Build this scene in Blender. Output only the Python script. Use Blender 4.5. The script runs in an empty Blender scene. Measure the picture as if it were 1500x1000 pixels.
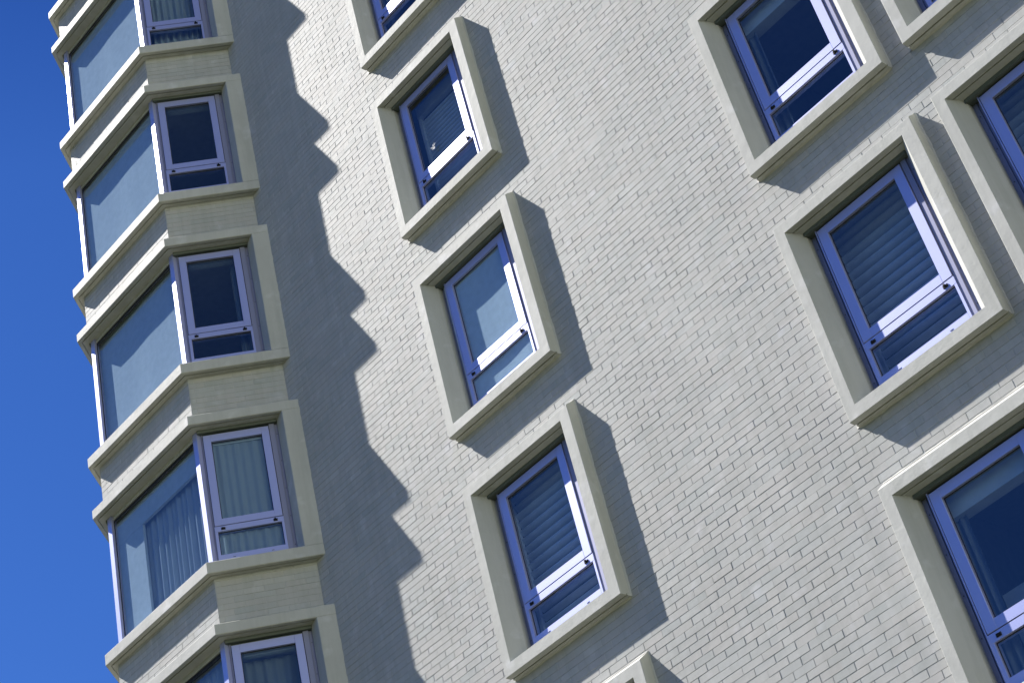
import bpy, math, random
from mathutils import Vector, Matrix
random.seed(7)
scene = bpy.context.scene
COL = scene.collection
FL = 2.82                      # storey height in metres
SUN = Vector((-2.30, -1.0, 3.04)).normalized()   # direction towards the sun

# ------------------------------------------------------------------ helpers
class MB:
    """collects faces, builds ONE mesh object"""
    def __init__(s): s.v = []; s.f = []; s.m = []; s.t = []
    def face(s, pts, m=0, t=0.5):
        b = len(s.v); s.v += [tuple(p) for p in pts]
        s.f.append(tuple(range(b, b+len(pts)))); s.m.append(m); s.t.append(t)
    def box(s, F, u0, u1, d0, d1, z0, z1, m=0, ch=0.0):
        """box in the face frame F: u along, d inwards, z up; front edges chamfered by ch"""
        P = F.p
        if ch <= 0:
            a = [P(u0,d0,z0),P(u1,d0,z0),P(u1,d0,z1),P(u0,d0,z1)]
            b = [P(u0,d1,z0),P(u1,d1,z0),P(u1,d1,z1),P(u0,d1,z1)]
            rings = [b, a]
        else:
            b = [P(u0,d1,z0),P(u1,d1,z0),P(u1,d1,z1),P(u0,d1,z1)]
            c = [P(u0,d0+ch,z0),P(u1,d0+ch,z0),P(u1,d0+ch,z1),P(u0,d0+ch,z1)]
            a = [P(u0+ch,d0,z0+ch),P(u1-ch,d0,z0+ch),P(u1-ch,d0,z1-ch),P(u0+ch,d0,z1-ch)]
            rings = [b, c, a]
        for r0, r1 in zip(rings, rings[1:]):
            for i in range(4):
                j = (i+1) % 4
                s.face([r0[i], r0[j], r1[j], r1[i]], m)
        s.face(rings[-1], m); s.face(rings[0][::-1], m)
    def ring(s, F, loops, m=0):
        """loops: (u0,u1,z0,z1,d) rectangles bridged one to the next"""
        R = [[F.p(u0,d,z0),F.p(u1,d,z0),F.p(u1,d,z1),F.p(u0,d,z1)] for (u0,u1,z0,z1,d) in loops]
        for a, b in zip(R, R[1:]):
            for i in range(4):
                j = (i+1) % 4
                s.face([a[i], a[j], b[j], b[i]], m)
    def build(s, name, mats, parent=None, tint=False, weld=False):
        me = bpy.data.meshes.new(name)
        me.from_pydata(s.v, [], s.f)
        for m in (mats if isinstance(mats, (list, tuple)) else [mats]): me.materials.append(m)
        me.polygons.foreach_set('material_index', s.m)
        if tint:
            at = me.attributes.new('tint', 'FLOAT', 'FACE')
            at.data.foreach_set('value', s.t)
        me.update()
        if weld:
            import bmesh
            bm = bmesh.new(); bm.from_mesh(me)
            bmesh.ops.remove_doubles(bm, verts=bm.verts, dist=0.0003)
            bmesh.ops.recalc_face_normals(bm, faces=bm.faces)
            bm.to_mesh(me); bm.free()
        o = bpy.data.objects.new(name, me); COL.objects.link(o)
        if parent: o.parent = parent
        return o

class Fr:
    """frame of a vertical face: origin, unit vector along, unit vector inwards"""
    def __init__(s, O, U, V): s.O = Vector(O); s.U = Vector(U); s.V = Vector(V)
    def p(s, u, d, z): return s.O + s.U*u + s.V*d + Vector((0,0,z))

def label(o, lab=None, group=None):
    if lab: o['label'] = lab
    if group: o['group'] = group
    return o

# ---------------------------------------------------------------- materials
def new_mat(name):
    m = bpy.data.materials.new(name); m.use_nodes = True
    nt = m.node_tree; nt.nodes.clear()
    out = nt.nodes.new('ShaderNodeOutputMaterial')
    b = nt.nodes.new('ShaderNodeBsdfPrincipled')
    nt.links.new(b.outputs[0], out.inputs[0])
    return m, nt, b
def N(nt, t, **k):
    n = nt.nodes.new(t)
    for a, v in k.items(): setattr(n, a, v)
    return n
def noise(nt, scale, detail=4, rough=0.55, vec=None):
    n = N(nt, 'ShaderNodeTexNoise'); n.inputs['Scale'].default_value = scale
    n.inputs['Detail'].default_value = detail; n.inputs['Roughness'].default_value = rough
    if vec: nt.links.new(vec, n.inputs['Vector'])
    return n
def ramp(nt, src, stops):
    r = N(nt, 'ShaderNodeValToRGB'); nt.links.new(src, r.inputs[0])
    e = r.color_ramp.elements
    while len(e) > 1: e.remove(e[-1])
    e[0].position, e[0].color = stops[0][0], (*stops[0][1], 1)
    for p, c in stops[1:]:
        x = e.new(p); x.color = (*c, 1)
    return r
def mixc(nt, fac, a, b, mode='MIX'):
    m = N(nt, 'ShaderNodeMix', data_type='RGBA', blend_type=mode)
    if isinstance(fac, float): m.inputs[0].default_value = fac
    else: nt.links.new(fac, m.inputs[0])
    for i, v in ((6, a), (7, b)):
        if isinstance(v, tuple): m.inputs[i].default_value = (*v, 1)
        else: nt.links.new(v, m.inputs[i])
    return m.outputs[2]
def bump(nt, bsdf, h, dist, strength=1.0):
    b = N(nt, 'ShaderNodeBump'); b.inputs['Distance'].default_value = dist
    b.inputs['Strength'].default_value = strength
    nt.links.new(h, b.inputs['Height']); nt.links.new(b.outputs[0], bsdf.inputs['Normal'])
    return b
def objco(nt):
    return N(nt, 'ShaderNodeTexCoord').outputs['Object']

def painted(name, base, var=0.05, use_tint=False, rough=0.5, spec=0.5, bscale=60, bdist=0.002, patches=True):
    m, nt, b = new_mat(name)
    co = objco(nt)
    c0 = tuple(x*(1-var) for x in base); c1 = tuple(min(1, x*(1+var)) for x in base)
    n1 = noise(nt, 1.3, 5, 0.6, co)
    col = ramp(nt, n1.outputs[0], [(0.3, c0), (0.7, c1)]).outputs[0]
    if use_tint:
        at = N(nt, 'ShaderNodeAttribute', attribute_name='tint')
        tc = ramp(nt, at.outputs['Fac'], [(0.0, (0.90,0.93,0.935)), (0.45, (1.0,0.985,0.975)), (0.75, (0.965,0.985,0.99)), (1.0, (1.05,1.05,1.045))]).outputs[0]
        col = mixc(nt, 1.0, col, tc, 'MULTIPLY')
    if patches:
        n2 = noise(nt, 4.5, 3, 0.5, co)
        mk = ramp(nt, n2.outputs[0], [(0.60, (0,0,0)), (0.72, (1,1,1))]).outputs[0]
        col = mixc(nt, mk, col, mixc(nt, 1.0, col, (1.13,1.13,1.17), 'MULTIPLY'))
        # soft run marks below edges
        mp = N(nt, 'ShaderNodeMapping'); mp.inputs['Scale'].default_value = (9, 9, 0.7)
        nt.links.new(co, mp.inputs[0])
        n3 = noise(nt, 1.0, 6, 0.7, mp.outputs[0])
        st = ramp(nt, n3.outputs[0], [(0.35, (0.86,0.87,0.85)), (0.55, (1,1,1))]).outputs[0]
        col = mixc(nt, 0.60, col, mixc(nt, 1.0, col, st, 'MULTIPLY'))
    nt.links.new(col, b.inputs['Base Color'])
    b.inputs['Roughness'].default_value = rough
    b.inputs['Specular IOR Level'].default_value = spec
    h = noise(nt, bscale, 5, 0.6, co)
    h2 = noise(nt, 9, 3, 0.5, co)
    ad = N(nt, 'ShaderNodeMath', operation='MULTIPLY_ADD')
    nt.links.new(h2.outputs[0], ad.inputs[0]); ad.inputs[1].default_value = 2.0
    nt.links.new(h.outputs[0], ad.inputs[2])
    bump(nt, b, ad.outputs[0], bdist)
    return m

M = {}
M['brick'] = painted('painted_brick', (0.48,0.48,0.455), 0.05, True, 0.60, 0.13, 70, 0.0009)
M['mortar'] = painted('painted_mortar', (0.465,0.467,0.447), 0.06, False, 0.6, 0.17, 90, 0.002)
M['conc'] = painted('painted_concrete', (0.53,0.53,0.488), 0.075, False, 0.60, 0.14, 45, 0.0016)
M['frame'] = painted('lilac_white_frame_paint', (0.46,0.49,0.75), 0.02, False, 0.40, 0.5, 200, 0.0001, patches=False)
M['frame'].node_tree.nodes['Principled BSDF'].inputs['Metallic'].default_value = 0.52
def simple(name, c, rough=0.6, spec=0.3):
    m, nt, b = new_mat(name); co = objco(nt)
    n = noise(nt, 12, 3, 0.5, co)
    r = ramp(nt, n.outputs[0], [(0.3, tuple(x*0.94 for x in c)), (0.7, tuple(x*1.05 for x in c))])
    nt.links.new(r.outputs[0], b.inputs['Base Color'])
    b.inputs['Roughness'].default_value = rough; b.inputs['Specular IOR Level'].default_value = spec
    return m
M['flange'] = painted('dull_lilac_flange', (0.27,0.28,0.40), 0.03, False, 0.5, 0.4, 200, 0.0001, patches=False)
M['flange'].node_tree.nodes['Principled BSDF'].inputs['Metallic'].default_value = 0.3
M['dark'] = simple('gasket_and_shade_black', (0.012,0.012,0.015), 0.5)  # gaskets and latches, also painted shade behind slats and at the bay head
M['screw'] = simple('screw_head', (0.10,0.10,0.10), 0.4)
M['room'] = simple('room_paint', (0.34,0.35,0.35), 0.8)
M['white_room'] = simple('white_room_paint', (0.68,0.69,0.68), 0.8)
M['liner'] = simple('head_liner_paint', (0.13,0.15,0.13), 0.6)  # dark tone of the strip between soffit and sash
M['bay_blind'] = cloth_blind = simple('bay_blind_cloth', (0.50,0.55,0.57), 0.9, 0.1)
M['blind'] = simple('roller_blind_cloth', (0.60,0.66,0.68), 0.9, 0.1)
M['slat'] = simple('blind_slat_paint', (0.60,0.66,0.74), 0.45, 0.5)
M['pelmet'] = simple('pelmet_paint', (0.55,0.60,0.60), 0.7)
def cloth(name, c, tr=0.35):
    m, nt, b = new_mat(name)
    out = [n for n in nt.nodes if n.type == 'OUTPUT_MATERIAL'][0]
    b.inputs['Base Color'].default_value = (*c, 1); b.inputs['Roughness'].default_value = 0.9
    t = N(nt, 'ShaderNodeBsdfTranslucent'); t.inputs[0].default_value = (*c, 1)
    mx = N(nt, 'ShaderNodeMixShader'); mx.inputs[0].default_value = tr
    nt.links.new(b.outputs[0], mx.inputs[1]); nt.links.new(t.outputs[0], mx.inputs[2])
    nt.links.new(mx.outputs[0], out.inputs[0])
    return m
M['curtain'] = cloth('net_curtain', (0.50,0.56,0.60))
M['dark_curtain'] = cloth('grey_curtain', (0.22,0.25,0.27), 0.15)
def glass(name, tint, refl=1.0):
    m = bpy.data.materials.new(name); m.use_nodes = True; nt = m.node_tree; nt.nodes.clear()
    out = N(nt, 'ShaderNodeOutputMaterial')
    tr = N(nt, 'ShaderNodeBsdfTransparent'); tr.inputs[0].default_value = (*tint, 1)
    gl = N(nt, 'ShaderNodeBsdfGlossy'); gl.inputs['Roughness'].default_value = 0.015
    gl.inputs['Color'].default_value = (0.85,0.90,1.0,1)
    lw = N(nt, 'ShaderNodeLayerWeight'); lw.inputs['Blend'].default_value = 0.5
    pw = N(nt, 'ShaderNodeMath', operation='POWER'); pw.inputs[1].default_value = 5.0
    nt.links.new(lw.outputs['Facing'], pw.inputs[0])
    fr = N(nt, 'ShaderNodeMath', operation='MULTIPLY_ADD', use_clamp=True)
    nt.links.new(pw.outputs[0], fr.inputs[0]); fr.inputs[1].default_value = 0.88; fr.inputs[2].default_value = 0.10
    co = objco(nt)
    n = noise(nt, 1.1, 2, 0.4, co)
    bp = N(nt, 'ShaderNodeBump'); bp.inputs['Distance'].default_value = 0.01; bp.inputs['Strength'].default_value = 0.25
    nt.links.new(n.outputs[0], bp.inputs['Height']); nt.links.new(bp.outputs[0], gl.inputs['Normal'])
    mu = N(nt, 'ShaderNodeMath', operation='MULTIPLY', use_clamp=True); mu.inputs[1].default_value = refl
    nt.links.new(fr.outputs[0], mu.inputs[0])
    mx = N(nt, 'ShaderNodeMixShader'); nt.links.new(mu.outputs[0], mx.inputs[0])
    nt.links.new(tr.outputs[0], mx.inputs[1]); nt.links.new(gl.outputs[0], mx.inputs[2])
    nt.links.new(mx.outputs[0], out.inputs[0])
    return m
M['glass'] = glass('window_glass', (0.74,0.84,0.92))
M['sticker'] = simple('sticker_paper', (0.30,0.33,0.38))

# ---------------------------------------------------------------- dimensions
# wall windows, local: u from the surround's outer left, z from its outer top, d from the wall plane
W_OUT, H_OUT, PROJ = 1.618, 2.145, 0.146
OPEN = (0.112, 1.485, -2.020, -0.115)
XA, XB, XC = -4.412, 0.0, 1.854
# bay, plan of the fascia line
BXL, BXR, BY, BXE = -9.733, -7.608, -1.010, -6.768
ZH_TOP, ZH_BOT, ZS_TOP, ZS_BOT = 8.541, 8.408, 6.510, 6.363
GROUND = -14.35

root = bpy.data.objects.new('apartment_building', None); COL.objects.link(root)
root.location = (-2.0, 6.0, GROUND)
root['label'] = 'off-white painted brick apartment block with canted bay windows and boxed window surrounds'
root['category'] = 'building'
ROOT_INV = Matrix.Translation(-Vector(root.location))
def part(o):
    o.parent = root; o.matrix_parent_inverse = ROOT_INV
    return o
def sub(o, p):
    o.parent = p; return o

# ---------------------------------------------------------------- bricks
BL, BH = 0.2327, 0.0750
X0B, Z0B = -1.188, -6.265
def bricks(mb, F, ua, ub, za, zb, holes=(), uoff=0.0, ends=False):
    """raised painted bricks on the face frame F (d<0 is outwards), clipped to the range and round the holes"""
    k0 = math.floor((za-Z0B)/BH) - 1; k1 = math.ceil((zb-Z0B)/BH) + 1
    fill_row = {}
    for k in range(k0, k1):
        z0 = Z0B + k*BH; z1 = z0 + BH
        z0c, z1c = max(z0, za), min(z1, zb)
        if z1c - z0c < 0.012: continue
        off = uoff + (BL/2 if (k % 2) else 0.0)
        iv = [(ua, ub)]
        for (h0, h1, hz0, hz1) in holes:
            if z1 > hz0 and z0 < hz1:
                nv = []
                for a, b in iv:
                    if h1 <= a or h0 >= b: nv.append((a, b)); continue
                    if h0 > a: nv.append((a, h0))
                    if h1 < b: nv.append((h1, b))
                iv = nv
        rowh = random.gauss(0, 0.0005)
        i0 = math.floor((ua-off)/BL) - 1; i1 = math.ceil((ub-off)/BL) + 1
        bed = random.random()
        for i in range(i0, i1):
            jit = random.uniform(-0.006, 0.006)
            x0 = off + i*BL + jit; x1 = off + (i+1)*BL + random.uniform(-0.004, 0.004)
            t = min(1, max(0, random.gauss(0.5, 0.24)))
            h = 0.0034 + rowh*0.8 + random.uniform(-0.0006, 0.0008)
            r = random.random()
            gl = 0.0 if r < 0.16 else random.uniform(0.0038, 0.0075)
            r = random.random()
            gb = 0.0 if (r < 0.10 or (bed < 0.08 and r < 0.6)) else random.uniform(0.0028, 0.0054)
            pv = math.sin(x0*1.9+z0*0.8)+math.sin(x0*0.6-z0*2.1+1)+math.sin(x0*3.3+z0*2.9+2)
            sc = min(1.0, max(0.25, 0.92-0.22*pv)); gl *= sc; gb *= sc
            for a, b in iv:
                c0, c1 = max(x0, a), min(x1, b)
                if c1 - c0 < 0.015: continue
                l = c0 + (gl if c0 == x0 else 0.001); rr = c1 - 0.0016
                zb0 = z0c + gb; zt0 = z1c - 0.0014
                zb0 += random.uniform(-0.0012, 0.0012); tl = random.uniform(-0.0014, 0.0014)
                e = 0.0022
                P = F.p
                q = [random.uniform(-0.0005, 0.0005) for _ in range(4)]
                B = [P(l,0,zb0), P(rr,0,zb0+tl), P(rr,0,zt0+tl*0.5), P(l,0,zt0)]
                el = 0.0010; et = 0.0007
                T = [P(l+el,-h+q[0],zb0+e), P(rr-e,-h+q[1],zb0+e+tl), P(rr-e,-h+q[2],zt0-et+tl*0.5), P(l+el,-h+q[3],zt0-et)]
                for j in range(4):
                    jj = (j+1) % 4
                    mb.face([B[j], B[jj], T[jj], T[j]], 0, t)
                mb.face(T, 0, t)

# ---------------------------------------------------------------- main wall
wallF = Fr((0,0,0), (1,0,0), (0,1,0))
WINS = []     # column, u0, z0
for r in range(0, 5): WINS.append(('A', r, XA, (2-r)*FL))
for r in range(1, 4): WINS.append(('B', r, XB, (1-r)*FL))
for r in range(1, 3): WINS.append(('C', r, XC, (1-r)*FL))
holes = [(x+0.03, x+W_OUT-0.03, z-H_OUT+0.03, z-0.02) for (_, _, x, z) in WINS]
ZTOP, XEND = 15.6, 9.0
wb = MB()
bricks(wb, wallF, BXE-0.174, 5.2, -9.8, ZTOP-0.3, holes, X0B)
# base sheet with the same openings, cut as strips
def sheet(mb, ua, ub, za, zb, holes, m):
    xs = sorted({ua, ub, *[h[0] for h in holes], *[h[1] for h in holes]})
    for a, b in zip(xs, xs[1:]):
        if b <= ua or a >= ub: continue
        cuts = sorted([(h[2], h[3]) for h in holes if h[0] <= a+1e-6 and h[1] >= b-1e-6])
        z = za
        for c0, c1 in cuts:
            if c0 > z: mb.face([wallF.p(a,0,z), wallF.p(b,0,z), wallF.p(b,0,c0), wallF.p(a,0,c0)], m)
            z = max(z, c1)
        if z < zb: mb.face([wallF.p(a,0,z), wallF.p(b,0,z), wallF.p(b,0,zb), wallF.p(a,0,zb)], m)
sheet(wb, BXE-0.25, XEND, GROUND-0.3, ZTOP, holes, 1)

# ---------------------------------------------------------------- bay geometry
UR = Vector((BXE-BXR, -BY, 0)); LEN_S = UR.length; UR.normalize()
VR = Vector((-UR.y, UR.x, 0))
UL = Vector((-UR.x, UR.y, 0)); VL = Vector((UR.y, UR.x, 0))    # mirrored left side
TAN = math.tan(math.acos(UR.x)/2)
def plan(d):
    """fascia plan polyline moved inwards by d: left end, left tip, right tip, right end"""
    tr = Vector((BXR - d*TAN, BY + d, 0)); tl = Vector((BXL + d*TAN, BY + d, 0))
    # ends run on into the wall plane y=0.02
    kr = (0.02 - tr.y)/UR.y
    return [tl + UL*kr, tl, tr, tr + UR*kr]
def sweep(mb, prof, m=0, closed=False, t=0.5):
    """profile of (d, z) swept round the bay plan"""
    cols = [[plan(d)[i] + Vector((0,0,z)) for (d, z) in prof] for i in range(4)]
    n = len(prof)
    for a, b in zip(cols, cols[1:]):
        for j in range(n if closed else n-1):
            k = (j+1) % n
            mb.face([a[j], b[j], b[k], a[k]], m, t)
sideR = Fr((BXR, BY, 0), UR, VR)
sideL = Fr((BXL, BY, 0), UL, VL)
frontF = Fr((BXL, BY, 0), (1,0,0), (0,1,0))
BR_IN = 0.130
BAYS = list(range(-2, 6))
for r in BAYS:
    zb_, zt_ = ZH_TOP - (r+1)*FL - 0.01, ZS_BOT - r*FL + 0.012
    if r == BAYS[-1]: zb_ = GROUND
    pr, pl = plan(BR_IN)[2], plan(BR_IN)[1]
    Ff = Fr((pl.x, pl.y, 0), (1,0,0), (0,1,0)); wdt = pr.x - pl.x
    Fs = Fr((pr.x, pr.y, 0), UR, VR); ls = (0 - pr.y)/UR.y
    Fl = Fr((pl.x, pl.y, 0), UL, VL)
    zb2 = max(zb_, -9.8)
    bricks(wb, Ff, 0.0, wdt, zb2, zt_, (), 0.0)
    bricks(wb, Fs, 0.004, ls, zb2, zt_, (), 0.06)
    bricks(wb, Fl, 0.004, ls, zb2, zt_, (), 0.06)
    sweep(wb, [(BR_IN, zb_), (BR_IN, zt_)], 1)
wall = part(wb.build('brick_wall', [M['brick'], M['mortar']], tint=True))
label(wall, 'off-white painted brickwork with thin joints')

# ---------------------------------------------------------------- glazing pieces
def cyl(mb, F, u, d, z, r, h, m, n=8):
    c = [F.p(u+r*math.cos(2*math.pi*i/n), d, z+r*math.sin(2*math.pi*i/n)) for i in range(n)]
    e = [F.p(u+r*math.cos(2*math.pi*i/n), d-h, z+r*math.sin(2*math.pi*i/n)) for i in range(n)]
    for i in range(n): mb.face([c[i], c[(i+1)%n], e[(i+1)%n], e[i]], m)
    mb.face(e, m)
def awning(F, S, parent):
    """top sash over a fixed lower light; S: dict of positions in the frame F"""
    d = S['d']; u0, u1, z0, z1 = S['frame']; a0, a1, b0, b1 = S['sash']; t0, t1 = S['transom']
    l0, l1, m0, m1 = S['low']; g = 0.006
    f = MB(); fl = S['flange']
    # stepped flange
    f.box(F, u0, u0+fl, d+0.058, d+0.09, z0, z1, 5, 0.002)
    f.box(F, u1-fl, u1, d+0.030, d+0.09, z0, z1, 5, 0.002)
    f.box(F, u0+fl, a0-g-(0.012 if 'deep' in S else 0), d+(0.07 if 'deep' in S else 0.02), d+0.088, z0, z1, 5, 0.002)
    if 'deep' in S: f.box(F, a0-g-0.012, a0-g, d, d+0.087, z0, z1-0.001, 0, 0.001)
    f.box(F, a1+g, u1-fl, d+0.010, d+0.088, z0, z1, 5 if not S.get('light') else 0, 0.002)
    f.box(F, a0-g, a1+g, d+0.03, d+0.086, b1+g, z1-0.001, 4, 0.002)
    f.box(F, a0-g, a1+g, d+0.0005, d+0.086, t0, t1, 0, 0.002)
    f.box(F, a0-g, l0, d+0.001, d+0.084, z0+0.001, t0-0.0003, 0, 0.001)
    f.box(F, l1, a1+g, d+0.001, d+0.084, z0+0.001, t0-0.0003, 0, 0.001)
    f.box(F, l0, l1, d+0.0005, d+0.082, z0+0.002, m0, 0, 0.001)
    if 'liner' in S:
        l0_, l1_, ld, lz = S['liner']; f.box(F, l0_, l1_, ld, d+0.07, z1+0.0005, lz, 4, 0.002)
    # rebate behind the sash gap
    f.ring(F, [(a0-g, a1+g, t1, b1+g, d+0.05), (a0+0.03, a1-0.03, t1+0.03, b1-0.03, d+0.05)], 1)
    f.ring(F, [(l0, l1, m0, m1, d+0.026), (l0+0.009, l1-0.009, m0+0.009, m1-0.009, d+0.030)], 1)
    # drain slots
    for k in (0.2, 0.8):
        u = l0 + (l1-l0)*k
        f.box(F, u-0.016, u+0.016, d-0.002, d+0.01, m0-0.045, m0-0.038, 0)
        f.box(F, u-0.014, u+0.014, d-0.0025, d+0.01, m0-0.050, m0-0.046, 1)
    # screws on the flange
    for k in range(5):
        z = z0 + (z1-z0)*(0.08+0.21*k)
        for u, q in ((u0+fl*0.5, 0.058), (u1-fl*0.5, 0.030)): cyl(f, F, u, d+q, z, 0.0055, 0.004, 2, 6)
    sub(f.build('window_frame', [M['frame'], M['dark'], M['screw'], M['conc'], M['liner'], M['flange']]), parent)
    # sash
    s = MB(); ds = d-0.003; w, wt, wb_ = S['rails']
    s.box(F, a0, a0+w, ds, ds+0.05, b0, b1, 0, 0.003)
    s.box(F, a1-w, a1, ds, ds+0.05, b0, b1, 0, 0.003)
    s.box(F, a0+w, a1-w, ds+0.0004, ds+0.049, b1-wt, b1-0.0005, 0, 0.001)
    s.box(F, a0+w, a1-w, ds+0.0004, ds+0.049, b0+0.0005, b0+wb_, 0, 0.001)
    s.ring(F, [(a0+w, a1-w, b0+wb_, b1-wt, ds+0.030), (a0+w+0.008, a1-w-0.008, b0+wb_+0.008, b1-wt-0.008, ds+0.034)], 1)
    sub(s.build('sash', [M['frame'], M['dark']]), parent)
    # panes
    p = MB(); p.face([F.p(a0+w-0.004, ds+0.032, b0+wb_-0.004), F.p(a1-w+0.004, ds+0.032, b0+wb_-0.004), F.p(a1-w+0.004, ds+0.032, b1-wt+0.004), F.p(a0+w-0.004, ds+0.032, b1-wt+0.004)])
    sub(p.build('glass_pane', M['glass']), parent)
    p = MB(); p.face([F.p(l0, d+0.028, m0), F.p(l1, d+0.028, m0), F.p(l1, d+0.028, m1), F.p(l0, d+0.028, m1)])
    sub(p.build('glass_pane', M['glass']), parent)
    # latches on the transom
    for k, tw in ((S['lk'][0], 0), (S['lk'][1], 1)):
        l = MB(); zc = (t0+t1)/2 - 0.002
        l.box(F, k-0.024, k+0.024, d-0.010, d+0.004, zc-0.014, zc+0.014, 0, 0.003)
        l.box(F, k-0.012, k+0.006, d-0.024, d-0.009, zc-0.008+0.006*tw, zc+0.008+0.010*tw, 0, 0.002)
        sub(l.build('latch', M['dark']), parent)

def venetian(F, u0, u1, z0, z1, d, parent, pitch=0.098, ztop=None):
    b = MB(); n = int((z1-z0)/pitch)
    for i in range(n+1):
        zc = z1 - 0.03 - i*pitch
        if zc - pitch < z0 - 0.02: break
        pts = []
        for k in range(7):       # rounded slat section
            a = -1.25 + 2.5*k/6
            pts.append((d + 0.075*(k/6)**1.8, zc - (k/6)*pitch*0.84))
        jit = random.uniform(-0.002, 0.002)
        for (da, za_), (db, zb_) in zip(pts, pts[1:]):
            b.face([F.p(u0, da+jit, za_), F.p(u1, da, za_), F.p(u1, db, zb_), F.p(u0, db+jit, zb_)])
    b.face([F.p(u0,d+0.045,z0), F.p(u1,d+0.045,z0), F.p(u1,d+0.045,z1+0.05), F.p(u0,d+0.045,z1+0.05)], 1)  # added black sheet, paints the shade in the gaps between slats
    b.box(F, u0-0.045, u0-0.004, d-0.012, d+0.03, z0, z1+0.05)
    b.box(F, u1+0.004, u1+0.045, d-0.012, d+0.03, z0, z1+0.05)
    b.box(F, u0-0.045, u1+0.045, d-0.02, d+0.06, z1+0.05, z1+0.22)
    return sub(b.build('slatted_blind', [M['slat'], M['dark']]), parent)
def roller(F, u0, u1, z0, z1, d, parent, mat='blind'):
    b = MB(); n = 14
    for i in range(n):
        a, c = u0+(u1-u0)*i/n, u0+(u1-u0)*(i+1)/n
        w = lambda x: 0.006*math.sin(x*3.1) + 0.003*math.sin(x*9)
        b.face([F.p(a, d+w(a), z0), F.p(c, d+w(c), z0), F.p(c, d+w(c)*0.3, z1), F.p(a, d+w(a)*0.3, z1)])
    b.box(F, u0, u1, d-0.012, d+0.012, z0-0.03, z0)
    return sub(b.build('roller_blind', M[mat]), parent)
def curtain(F, u0, u1, z0, z1, d, parent, mat='curtain', amp=0.03, pitch=0.11, gather=0.0):
    b = MB(); n = max(12, int((u1-u0)/pitch*10)); ph = random.uniform(0, 6); ROW = 6
    grid = []
    for j in range(ROW+1):
        v = j/ROW; row = []
        for i in range(n+1):
            s = i/n; u = u0+(u1-u0)*s
            a = amp*(0.55+0.45*v)
            off = a*math.sin(2*math.pi*(u/pitch) + ph + 0.9*math.sin(u*7+ph) + 0.5*v) + 0.4*a*math.sin(u*31+ph*2)
            row.append(F.p(u + gather*v*(0.5-s)*0, d+off, z1+(z0-z1)*v))
        grid.append(row)
    for j in range(ROW):
        for i in range(n):
            b.face([grid[j][i], grid[j][i+1], grid[j+1][i+1], grid[j+1][i]])
    o = sub(b.build('curtain', M[mat]), parent)
    for p in o.data.polygons: p.use_smooth = True
    import bmesh
    bm = bmesh.new(); bm.from_mesh(o.data); bmesh.ops.remove_doubles(bm, verts=bm.verts, dist=0.0002); bm.to_mesh(o.data); bm.free()
    return o

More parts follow.
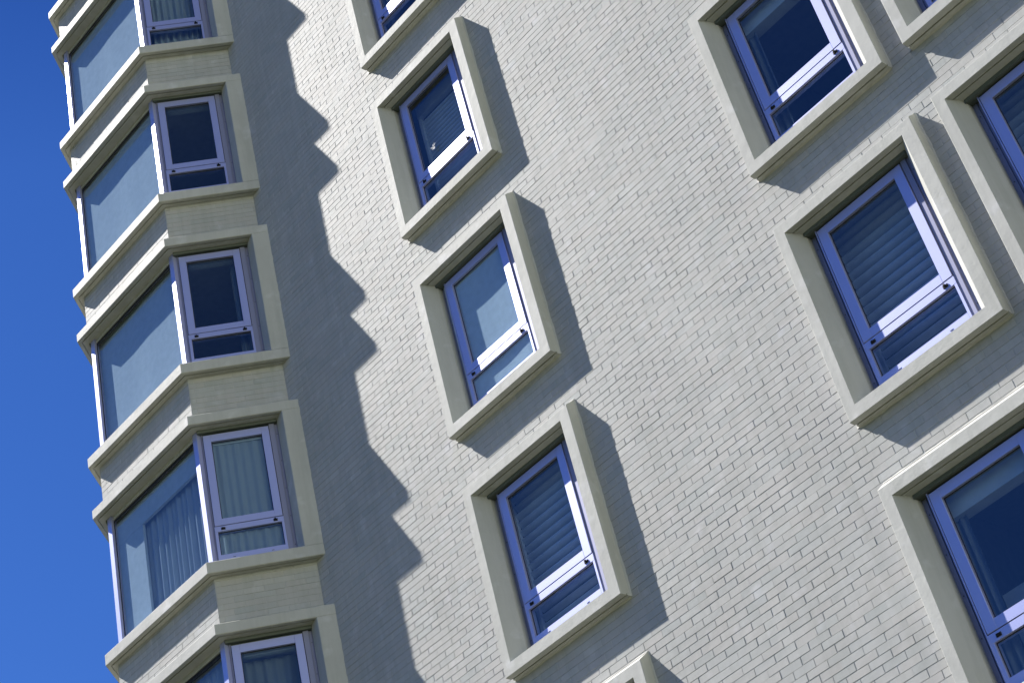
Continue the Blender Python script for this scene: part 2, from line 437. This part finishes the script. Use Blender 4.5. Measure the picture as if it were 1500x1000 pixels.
# ---------------------------------------------------------------- wall windows
def wall_window(x, z, kind, lab):
    F = Fr((x, 0, z), (1,0,0), (0,1,0))
    o0, o1, oz0, oz1 = OPEN
    s = MB(); c = 0.007
    def top(d): return 0.106*(d+PROJ)/PROJ
    gz = 0.018
    D = PROJ
    loops = [(0, W_OUT, -H_OUT, top(0.02), 0.02)]
    for d, b in ((-0.056, 0), (-0.0565, gz), (-0.0735, gz), (-0.074, 0)):
        loops.append((0, W_OUT, -H_OUT+b, top(d), d))
    loops += [(0, W_OUT, -H_OUT, 0.004, -D+c), (c*0.8, W_OUT-c*0.8, -H_OUT+c*0.6, -c*0.5, -D)]
    loops += [(o0-c*0.6, o1+c*0.6, oz0-c*0.6, oz1+c*0.6, -D), (o0, o1, oz0, oz1, -D+c)]
    i0, i1, iz0, iz1 = 0.205, 1.388, -1.925, -0.150     # back of the splayed reveal
    def lerp(d, extra=0.0):
        k = (d+D)/(D+0.02)
        return (o0+(i0-o0)*k, o1+(i1-o1)*k, oz0+(iz0-oz0)*k, oz1+(iz1-oz1)*k*0.6+extra, d)
    for d, e in ((-0.088, 0), (-0.0875, gz), (-0.0755, gz), (-0.075, 0), (0.02, -0.006), (0.10, -0.006)):
        L = lerp(min(d, 0.02), e); loops.append((L[0], L[1], L[2], L[3], d))
    s.ring(F, loops)
    # feathered skim of plaster where the surround meets the brick
    n = 26
    def skim(p_of, t0, t1, w0):
        prev = None
        for i in range(n+1):
            t = t0+(t1-t0)*i/n
            w = w0*(0.55+0.9*abs(math.sin(t*7.3+x*3+z))*random.uniform(0.4, 1.0))
            cur = (p_of(t, 0.0, -0.0155), p_of(t, w*0.5, -0.0095), p_of(t, w, 0.0))
            if prev:
                for a in range(2): s.face([prev[a], cur[a], cur[a+1], prev[a+1]])
            prev = cur
    skim(lambda t, w, d: F.p(-w, d, t), -H_OUT, 0.10, 0.045)
    skim(lambda t, w, d: F.p(t, d, 0.100+w), 0.0, W_OUT, 0.018)
    skim(lambda t, w, d: F.p(W_OUT+w, d, t), -H_OUT, 0.10, 0.016)
    skim(lambda t, w, d: F.p(t, d, -H_OUT-w), 0.0, W_OUT, 0.012)
    win = part(s.build('window', M['conc']))
    label(win, lab, 'windows in boxed concrete surrounds')
    S = dict(deep=1, d=0.030, liner=(0.200, 1.392, -0.008, -0.135), frame=(0.204, 1.389, -1.955, -0.172), flange=0.046, sash=(0.312, 1.282, -1.465, -0.192),
             transom=(-1.546, -1.471), low=(0.337, 1.263, -1.843, -1.546), rails=(0.098, 0.090, 0.088), lk=(0.40, 1.19))
    awning(F, S, win)
    # room behind
    r = MB(); a0, a1, c0, c1, dep = -0.09, 1.71, -2.45, 0.22, 3.2
    r.ring(F, [(0.204, 1.389, -1.955, -0.14, 0.118), (a0, a1, c0, c1, 0.1185), (a0, a1, c0, c1, dep)])
    r.face([F.p(a0,dep,c0), F.p(a1,dep,c0), F.p(a1,dep,c1), F.p(a0,dep,c1)])
    sub(r.build('room_interior', M['room']), win)
    if kind == 'slats': venetian(F, 0.27, 1.36, -2.05, -0.02, 0.34 if x >= 0 else 0.27, win)
    if kind == 'slats_low': venetian(F, 0.36, 1.36, -2.05, -0.34, 0.30, win, pitch=0.062)
    if kind == 'roller': roller(F, 0.24, 1.35, -1.94, -0.16, 0.075, win)
    if kind in ('dark', 'interior'):
        b = MB(); b.box(F, 0.22, 1.38, 0.16, 0.30, -0.42, -0.12)
        sub(b.build('pelmet', M['pelmet']), win)
        curtain(F, 0.22, 0.46, -2.2, -0.40, 0.22, win, 'dark_curtain', 0.025, 0.08)
    if kind == 'interior':
        b = MB(); b.box(F, 0.30, 0.62, 0.55, 1.1, -2.4, -1.0)
        b.box(F, 0.62, 1.50, 0.75, 1.1, -2.4, -1.25)
        sub(b.build('cupboard', M['pelmet']), win)
    if kind == 'slats_low':
        k = MB()
        cx, cz = 0.66, -1.19
        for (px_, pz_, qx, qz, rx, rz) in ((-.05,.02,.0,-.012,.01,.012), (.0,-.012,.055,.035,.012,.014), (-.03,-.02,.02,-.035,.03,.0), (-.012,.0,.004,.05,.018,.004), (.01,.0,.03,.06,.03,.01)):
            k.face([F.p(cx+px_,0.024,cz+pz_), F.p(cx+qx,0.024,cz+qz), F.p(cx+rx,0.024,cz+rz)])
        sub(k.build('sticker', M['sticker']), win)
    return win

KIND = {
 ('A',0): ('dark', 'topmost window of the middle column, only its lower part in view'),
 ('A',1): ('slats_low', 'window with a fine blind and a small white sticker on its glass'),
 ('A',2): ('roller', 'window with a plain pale blind pulled down and lit by the sun'),
 ('A',3): ('slats', 'window with a closed blind of broad slats, lowest whole one of the middle column'),
 ('A',4): ('dark', 'window of which only the top corner shows at the lower edge'),
 ('B',1): ('dark', 'wide open dark window without a blind, highest of the near column'),
 ('B',2): ('slats', 'large window with a closed broad slatted blind, its latch casting a shadow'),
 ('B',3): ('interior', 'dark window with a pale cupboard seen inside, at the lower right'),
 ('C',1): ('dark', 'window at the upper right corner, only its lower left corner in view'),
 ('C',2): ('slats', 'window with slatted blind cut off by the right edge'),
}
for (c, r, x, z) in WINS: wall_window(x, z, *KIND[(c, r)])

# ---------------------------------------------------------------- bay windows
BAYK = {-2: 'net', -1: 'net', 0: 'net', 1: 'net', 2: 'half', 3: 'room', 4: 'dark', 5: 'net'}
BAYLAB = {-1: 'bay window at the very top left corner, only its sill band in view', 0: 'bay window with pale blind and net curtain at its side, uppermost whole one',
          1: 'bay window with pale blind and a dark empty side light', 2: 'bay window with pale blind and a curtain drawn back in its side light',
          3: 'bay window with curtains and a white ceiling seen inside', 4: 'lowest bay window, cut off by the bottom edge'}
def bay(r):
    z = -r*FL
    kind = BAYK[r]
    s = MB(); c = 0.007; g = 0.018
    zt, zh, zs, zb = ZH_TOP+z, ZH_BOT+z, ZS_TOP+z, ZS_BOT+z
    # head band: top slopes up to the brick, drip groove in the soffit, then the ceiling of the opening
    sweep(s, [(BR_IN+0.01, zt+0.075), (c, zt+0.002), (0, zt-c), (0, zh+c), (c, zh), (0.050, zh), (0.0505, zh+g), (0.068, zh+g), (0.0685, zh),
              (0.15, zh-0.004), (0.24, zh-0.004)])
    # sill band
    sweep(s, [(0.24, zs+0.07), (c, zs+0.002), (0, zs-c), (0, zb+c), (c, zb), (0.053, zb), (0.0535, zb+g), (0.071, zb+g), (0.0715, zb), (BR_IN+0.02, zb)])
    # jamb piers at the ends of the two sides
    for F, sg in ((sideR, 1), (sideL, -1)):
        u0, u1, ub = 1.0965, LEN_S+0.016, 1.024
        a = [F.p(ub,0.165,0), F.p(u0-0.0,c,0), F.p(u0+c,0,0), F.p(u1,0,0)]
        for p, q in zip(a, a[1:]):
            zz0, zz1 = Vector((0,0,zs-0.002)), Vector((0,0,zh+0.002))
            s.face([p+zz0, q+zz0, q+zz1, p+zz1])
    b = part(s.build('bay_window', M['conc']))
    label(b, BAYLAB.get(r), 'bay windows stacked up the corner')
    # side lights
    for F in (sideR, sideL):
        G = Fr(F.O + Vector((0,0,zh)), F.U, F.V)
        S = dict(d=0.160, liner=(0.083, 1.028, 0.135, -0.001), frame=(0.082, 1.026, -1.885, -0.045), flange=0.040, sash=(0.143, 0.917, -1.347, -0.075),
                 transom=(-1.425, -1.353), low=(0.170, 0.895, -1.735, -1.425), rails=(0.090, 0.098, 0.088), lk=(0.235, 0.83))
        awning(G, S, b)
    # front light: frame, corner posts, one big pane
    G = Fr((BXL, BY, zh), (1,0,0), (0,1,0)); w = BXR-BXL; pd = 0.155; e = pd*TAN
    f = MB()
    for u0, u1 in ((e+0.001, e+0.086), (w-e-0.086, w-e-0.001)):
        f.box(G, u0, u1, pd, pd+0.07, -1.88, -0.003, 0, 0.003)
    f.box(G, e+0.086, w-e-0.086, pd+0.03, pd+0.07, -0.06, -0.003, 2, 0.002)
    f.box(G, e+0.086, w-e-0.086, pd+0.045, pd+0.075, -0.10, -0.0605, 1, 0.002)  # dark strip painted in for the shade under the head
    f.box(G, e+0.086, w-e-0.086, pd+0.002, pd+0.07, -1.88, -1.80, 0, 0.002)
    f.ring(G, [(e+0.086, w-e-0.086, -1.80, -0.075, pd+0.036), (e+0.105, w-e-0.105, -1.782, -0.125, pd+0.040)], 1)
    sub(f.build('window_frame', [M['frame'], M['dark'], M['conc']]), b)
    p = MB(); p.face([G.p(e+0.088,pd+0.038,-1.80), G.p(w-e-0.088,pd+0.038,-1.80), G.p(w-e-0.088,pd+0.038,-0.075), G.p(e+0.088,pd+0.038,-0.075)])
    sub(p.build('glass_pane', M['glass']), b)
    # room: ceiling, floor, walls inside
    m = MB()
    poly = plan(0.25); back = 3.4
    A = [poly[0], poly[1], poly[2], poly[3], Vector((BXE-0.06, 0.15, 0)), Vector((BXE-0.06, back, 0)), Vector((BXL-0.78, back, 0)), Vector((BXL-0.78, 0.15, 0))]
    zc, zf = zh+0.012, zs-0.76
    m.face([q+Vector((0,0,zc)) for q in A]); m.face([q+Vector((0,0,zf)) for q in A])
    for i in range(3, 8):
        a, c2 = A[i], A[(i+1) % 8]
        m.face([a+Vector((0,0,zf)), c2+Vector((0,0,zf)), c2+Vector((0,0,zc)), a+Vector((0,0,zc))])
    for i in range(3):
        a, c2 = A[i], A[i+1]
        m.face([a+Vector((0,0,zf)), c2+Vector((0,0,zf)), c2+Vector((0,0,zs+0.06)), a+Vector((0,0,zs+0.06))])
    # closing band above the spandrel
    sub(m.build('room_interior', M['white_room']), b)
    GL = Fr(sideR.O + Vector((0,0,zh)), sideR.U, sideR.V)
    GW = Fr(sideL.O + Vector((0,0,zh)), sideL.U, sideL.V)
    roller(GW, 0.20, 1.02, -1.86, -0.02, 0.262, b)  # added to block sun leaking through the left side lights
    if kind == 'net':
        roller(G, 0.112, w-0.112, -1.86, -0.02, 0.215 if r != 0 else 0.225, b, 'bay_blind')
    if kind == 'half':
        roller(G, 0.122, w-0.122, -1.86, -0.02, 0.245, b, 'bay_blind')
    if kind in ('net',) and r != 1:
        curtain(GL, 0.22, 1.0, -2.3, -0.05, 0.34, b, 'curtain', 0.03, 0.085)
    if r in (1, 2):
        q = MB(); q.box(GL, 0.26, 1.0, 0.26, 0.34, -0.17, -0.01); sub(q.build('pelmet', M['pelmet']), b)
    if r == 2: curtain(GL, 0.76, 1.02, -2.3, -0.15, 0.36, b, 'dark_curtain', 0.03, 0.08)
    if kind == 'room':
        curtain(G, 0.60, w-0.05, -2.5, -0.20, 0.31, b, 'curtain', 0.030, 0.11)
        q = MB(); q.box(G, 0.14, w-0.14, 0.225, 0.262, -0.44, -0.01); q.box(G, 0.15, 0.70, 0.226, 0.262, -1.85, -0.441); sub(q.build('pelmet', M['bay_blind']), b)  # pale L-shaped panel stands in for a reflection on the glass
        curtain(GL, 0.13, 1.03, -2.3, -0.17, 0.235, b, 'curtain', 0.012, 0.10)
        roller(GL, 0.16, 1.04, -2.3, -0.02, 0.42, b)  # added behind the curtain to stop sun leaking onto the wall
        q = MB(); q.box(GL, 0.16, 1.0, 0.215, 0.26, -0.20, -0.01); sub(q.build('pelmet', M['pelmet']), b)
    if kind == 'dark':
        q = MB(); q.box(GL, 0.26, 1.0, 0.24, 0.31, -0.19, -0.01); sub(q.build('pelmet', M['pelmet']), b)
        curtain(G, 0.30, w-0.08, -2.5, -0.10, 0.30, b, 'curtain', 0.02, 0.11)
        curtain(GL, 0.13, 1.04, -2.3, -0.19, 0.38, b, 'dark_curtain', 0.02, 0.12)  # dark side curtain added to stop sun leaking out here
for r in BAYS: bay(r)

# ---------------------------------------------------------------- rest of the block
body = MB()
XL_END = BXL - 0.78 - 0.25
bodyF = Fr((0,0,0), (1,0,0), (0,1,0))
yb = 12.0
body.face([(XL_END,0.02,GROUND-0.3),(XL_END,yb,GROUND-0.3),(XL_END,yb,ZTOP),(XL_END,0.02,ZTOP)])
body.face([(XEND,0,GROUND-0.3),(XEND,yb,GROUND-0.3),(XEND,yb,ZTOP),(XEND,0,ZTOP)])
body.face([(XL_END,yb,GROUND-0.3),(XEND,yb,GROUND-0.3),(XEND,yb,ZTOP),(XL_END,yb,ZTOP)])
ex = plan(0)[0].x
body.face([(XL_END,0.02,GROUND-0.3),(ex+0.1,0.02,GROUND-0.3),(ex+0.1,0.02,ZTOP),(XL_END,0.02,ZTOP)])
part(body.build('outer_wall', M['mortar']))
roof = MB()
roof.face([(XL_END,0,ZTOP),(XEND,0,ZTOP),(XEND,yb,ZTOP),(XL_END,yb,ZTOP)])
A = plan(0.1); roof.face([q+Vector((0,0,ZTOP-0.02)) for q in A])
sweep(roof, [(0.1, ZTOP-0.02), (0.1, ZH_TOP+2*FL+0.05)])
for (x0, x1, y0, y1) in ((BXE, XEND, -0.10, 0.15), (XL_END, XEND, yb-0.2, yb+0.05)):
    roof.box(bodyF, x0, x1, y0, y1, ZTOP-0.25, ZTOP+0.6)
part(roof.build('roof', M['conc']))

# ---------------------------------------------------------------- ground
g = MB(); R_ = 400; n = 20
for i in range(n):
    for j in range(n):
        x0, x1 = -R_+2*R_*i/n, -R_+2*R_*(i+1)/n; y0, y1 = -R_+2*R_*j/n, -R_+2*R_*(j+1)/n
        g.face([(x0,y0,GROUND),(x1,y0,GROUND),(x1,y1,GROUND),(x0,y1,GROUND)])
mg, nt, b = new_mat('dry_lawn'); co = objco(nt)
n1 = noise(nt, 0.35, 6, 0.6, co)
rr = ramp(nt, n1.outputs[0], [(0.3, (0.024,0.029,0.008)), (0.55, (0.044,0.046,0.013)), (0.75, (0.065,0.06,0.022))])
nt.links.new(rr.outputs[0], b.inputs['Base Color']); b.inputs['Roughness'].default_value = 0.95
n2 = noise(nt, 14, 4, 0.6, co); bump(nt, b, n2.outputs[0], 0.03)
gr = g.build('ground', mg); gr['kind'] = 'structure'

# ---------------------------------------------------------------- light
az = math.atan2(SUN.x, SUN.y)      # clockwise from +Y
el = math.asin(SUN.z)
w = bpy.data.worlds.new('World'); scene.world = w; w.use_nodes = True
nt = w.node_tree; nt.nodes.clear()
out = N(nt, 'ShaderNodeOutputWorld'); bg = N(nt, 'ShaderNodeBackground')
sky = N(nt, 'ShaderNodeTexSky', sky_type='NISHITA'); sky.sun_disc = False
sky.sun_elevation = el; sky.sun_rotation = az
sky.altitude = 800; sky.air_density = 1.0; sky.dust_density = 0.0; sky.ozone_density = 4.0
geo = N(nt, 'ShaderNodeTexCoord'); sx = N(nt, 'ShaderNodeSeparateXYZ'); nt.links.new(geo.outputs['Generated'], sx.inputs[0])
hz = ramp(nt, sx.outputs[2], [(0.0, (0.22,0.36,0.50)), (0.14, (0.24,0.44,0.74)), (0.40, (0.46,0.82,1.46)), (0.70, (0.42,0.78,1.46)), (0.86, (0.10,0.34,0.95)), (1.0, (0.05,0.24,0.75))])
tone = mixc(nt, 1.0, sky.outputs[0], hz.outputs[0], 'MULTIPLY'); 
# added bright patch low in the sky, out of view, to light right-facing surfaces
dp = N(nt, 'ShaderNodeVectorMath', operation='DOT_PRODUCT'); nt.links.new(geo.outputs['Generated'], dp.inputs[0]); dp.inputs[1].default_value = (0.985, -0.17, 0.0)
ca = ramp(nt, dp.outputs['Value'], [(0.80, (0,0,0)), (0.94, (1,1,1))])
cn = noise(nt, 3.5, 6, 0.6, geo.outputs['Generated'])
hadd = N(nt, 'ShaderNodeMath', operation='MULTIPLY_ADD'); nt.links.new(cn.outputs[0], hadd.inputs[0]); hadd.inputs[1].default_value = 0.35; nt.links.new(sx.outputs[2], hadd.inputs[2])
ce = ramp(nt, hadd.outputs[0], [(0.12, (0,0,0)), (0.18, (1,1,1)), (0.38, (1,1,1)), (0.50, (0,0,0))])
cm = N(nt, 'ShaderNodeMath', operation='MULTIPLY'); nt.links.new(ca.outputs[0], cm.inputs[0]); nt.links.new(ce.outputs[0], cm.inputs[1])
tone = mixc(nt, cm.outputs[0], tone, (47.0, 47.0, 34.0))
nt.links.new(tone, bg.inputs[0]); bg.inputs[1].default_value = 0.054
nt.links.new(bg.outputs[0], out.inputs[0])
ld = bpy.data.lights.new('sun', 'SUN'); ld.energy = 5.0; ld.angle = math.radians(0.5); ld.color = (1.0, 0.955, 0.90)
lo = bpy.data.objects.new('sun', ld); COL.objects.link(lo)
lo.rotation_euler = SUN.to_track_quat('Z', 'Y').to_euler(); lo.location = SUN*60

# ---------------------------------------------------------------- camera
yaw, pit, rol = 0.6895, 0.64094, 0.26778
Rm = Matrix.Rotation(yaw, 3, 'Z') @ Matrix.Rotation(pit, 3, 'X') @ Matrix.Rotation(rol, 3, 'Y')
right, fwd, up = Rm.col[0], Rm.col[1], Rm.col[2]
cam = bpy.data.cameras.new('camera'); cam.sensor_width = 36; cam.lens = 2643.64/1500*36
cam.clip_start = 0.1; cam.clip_end = 2000
cobj = bpy.data.objects.new('camera', cam); COL.objects.link(cobj)
m4 = Matrix((( right.x, up.x, -fwd.x, 2.18768*FL), (right.y, up.y, -fwd.y, -4.09994*FL), (right.z, up.z, -fwd.z, -4.51688*FL), (0,0,0,1)))
cobj.matrix_world = m4
scene.camera = cobj
vs = scene.view_settings; vs.view_transform = 'Standard'; vs.look = 'None'; vs.gamma = 1.0; vs.exposure = 0.85
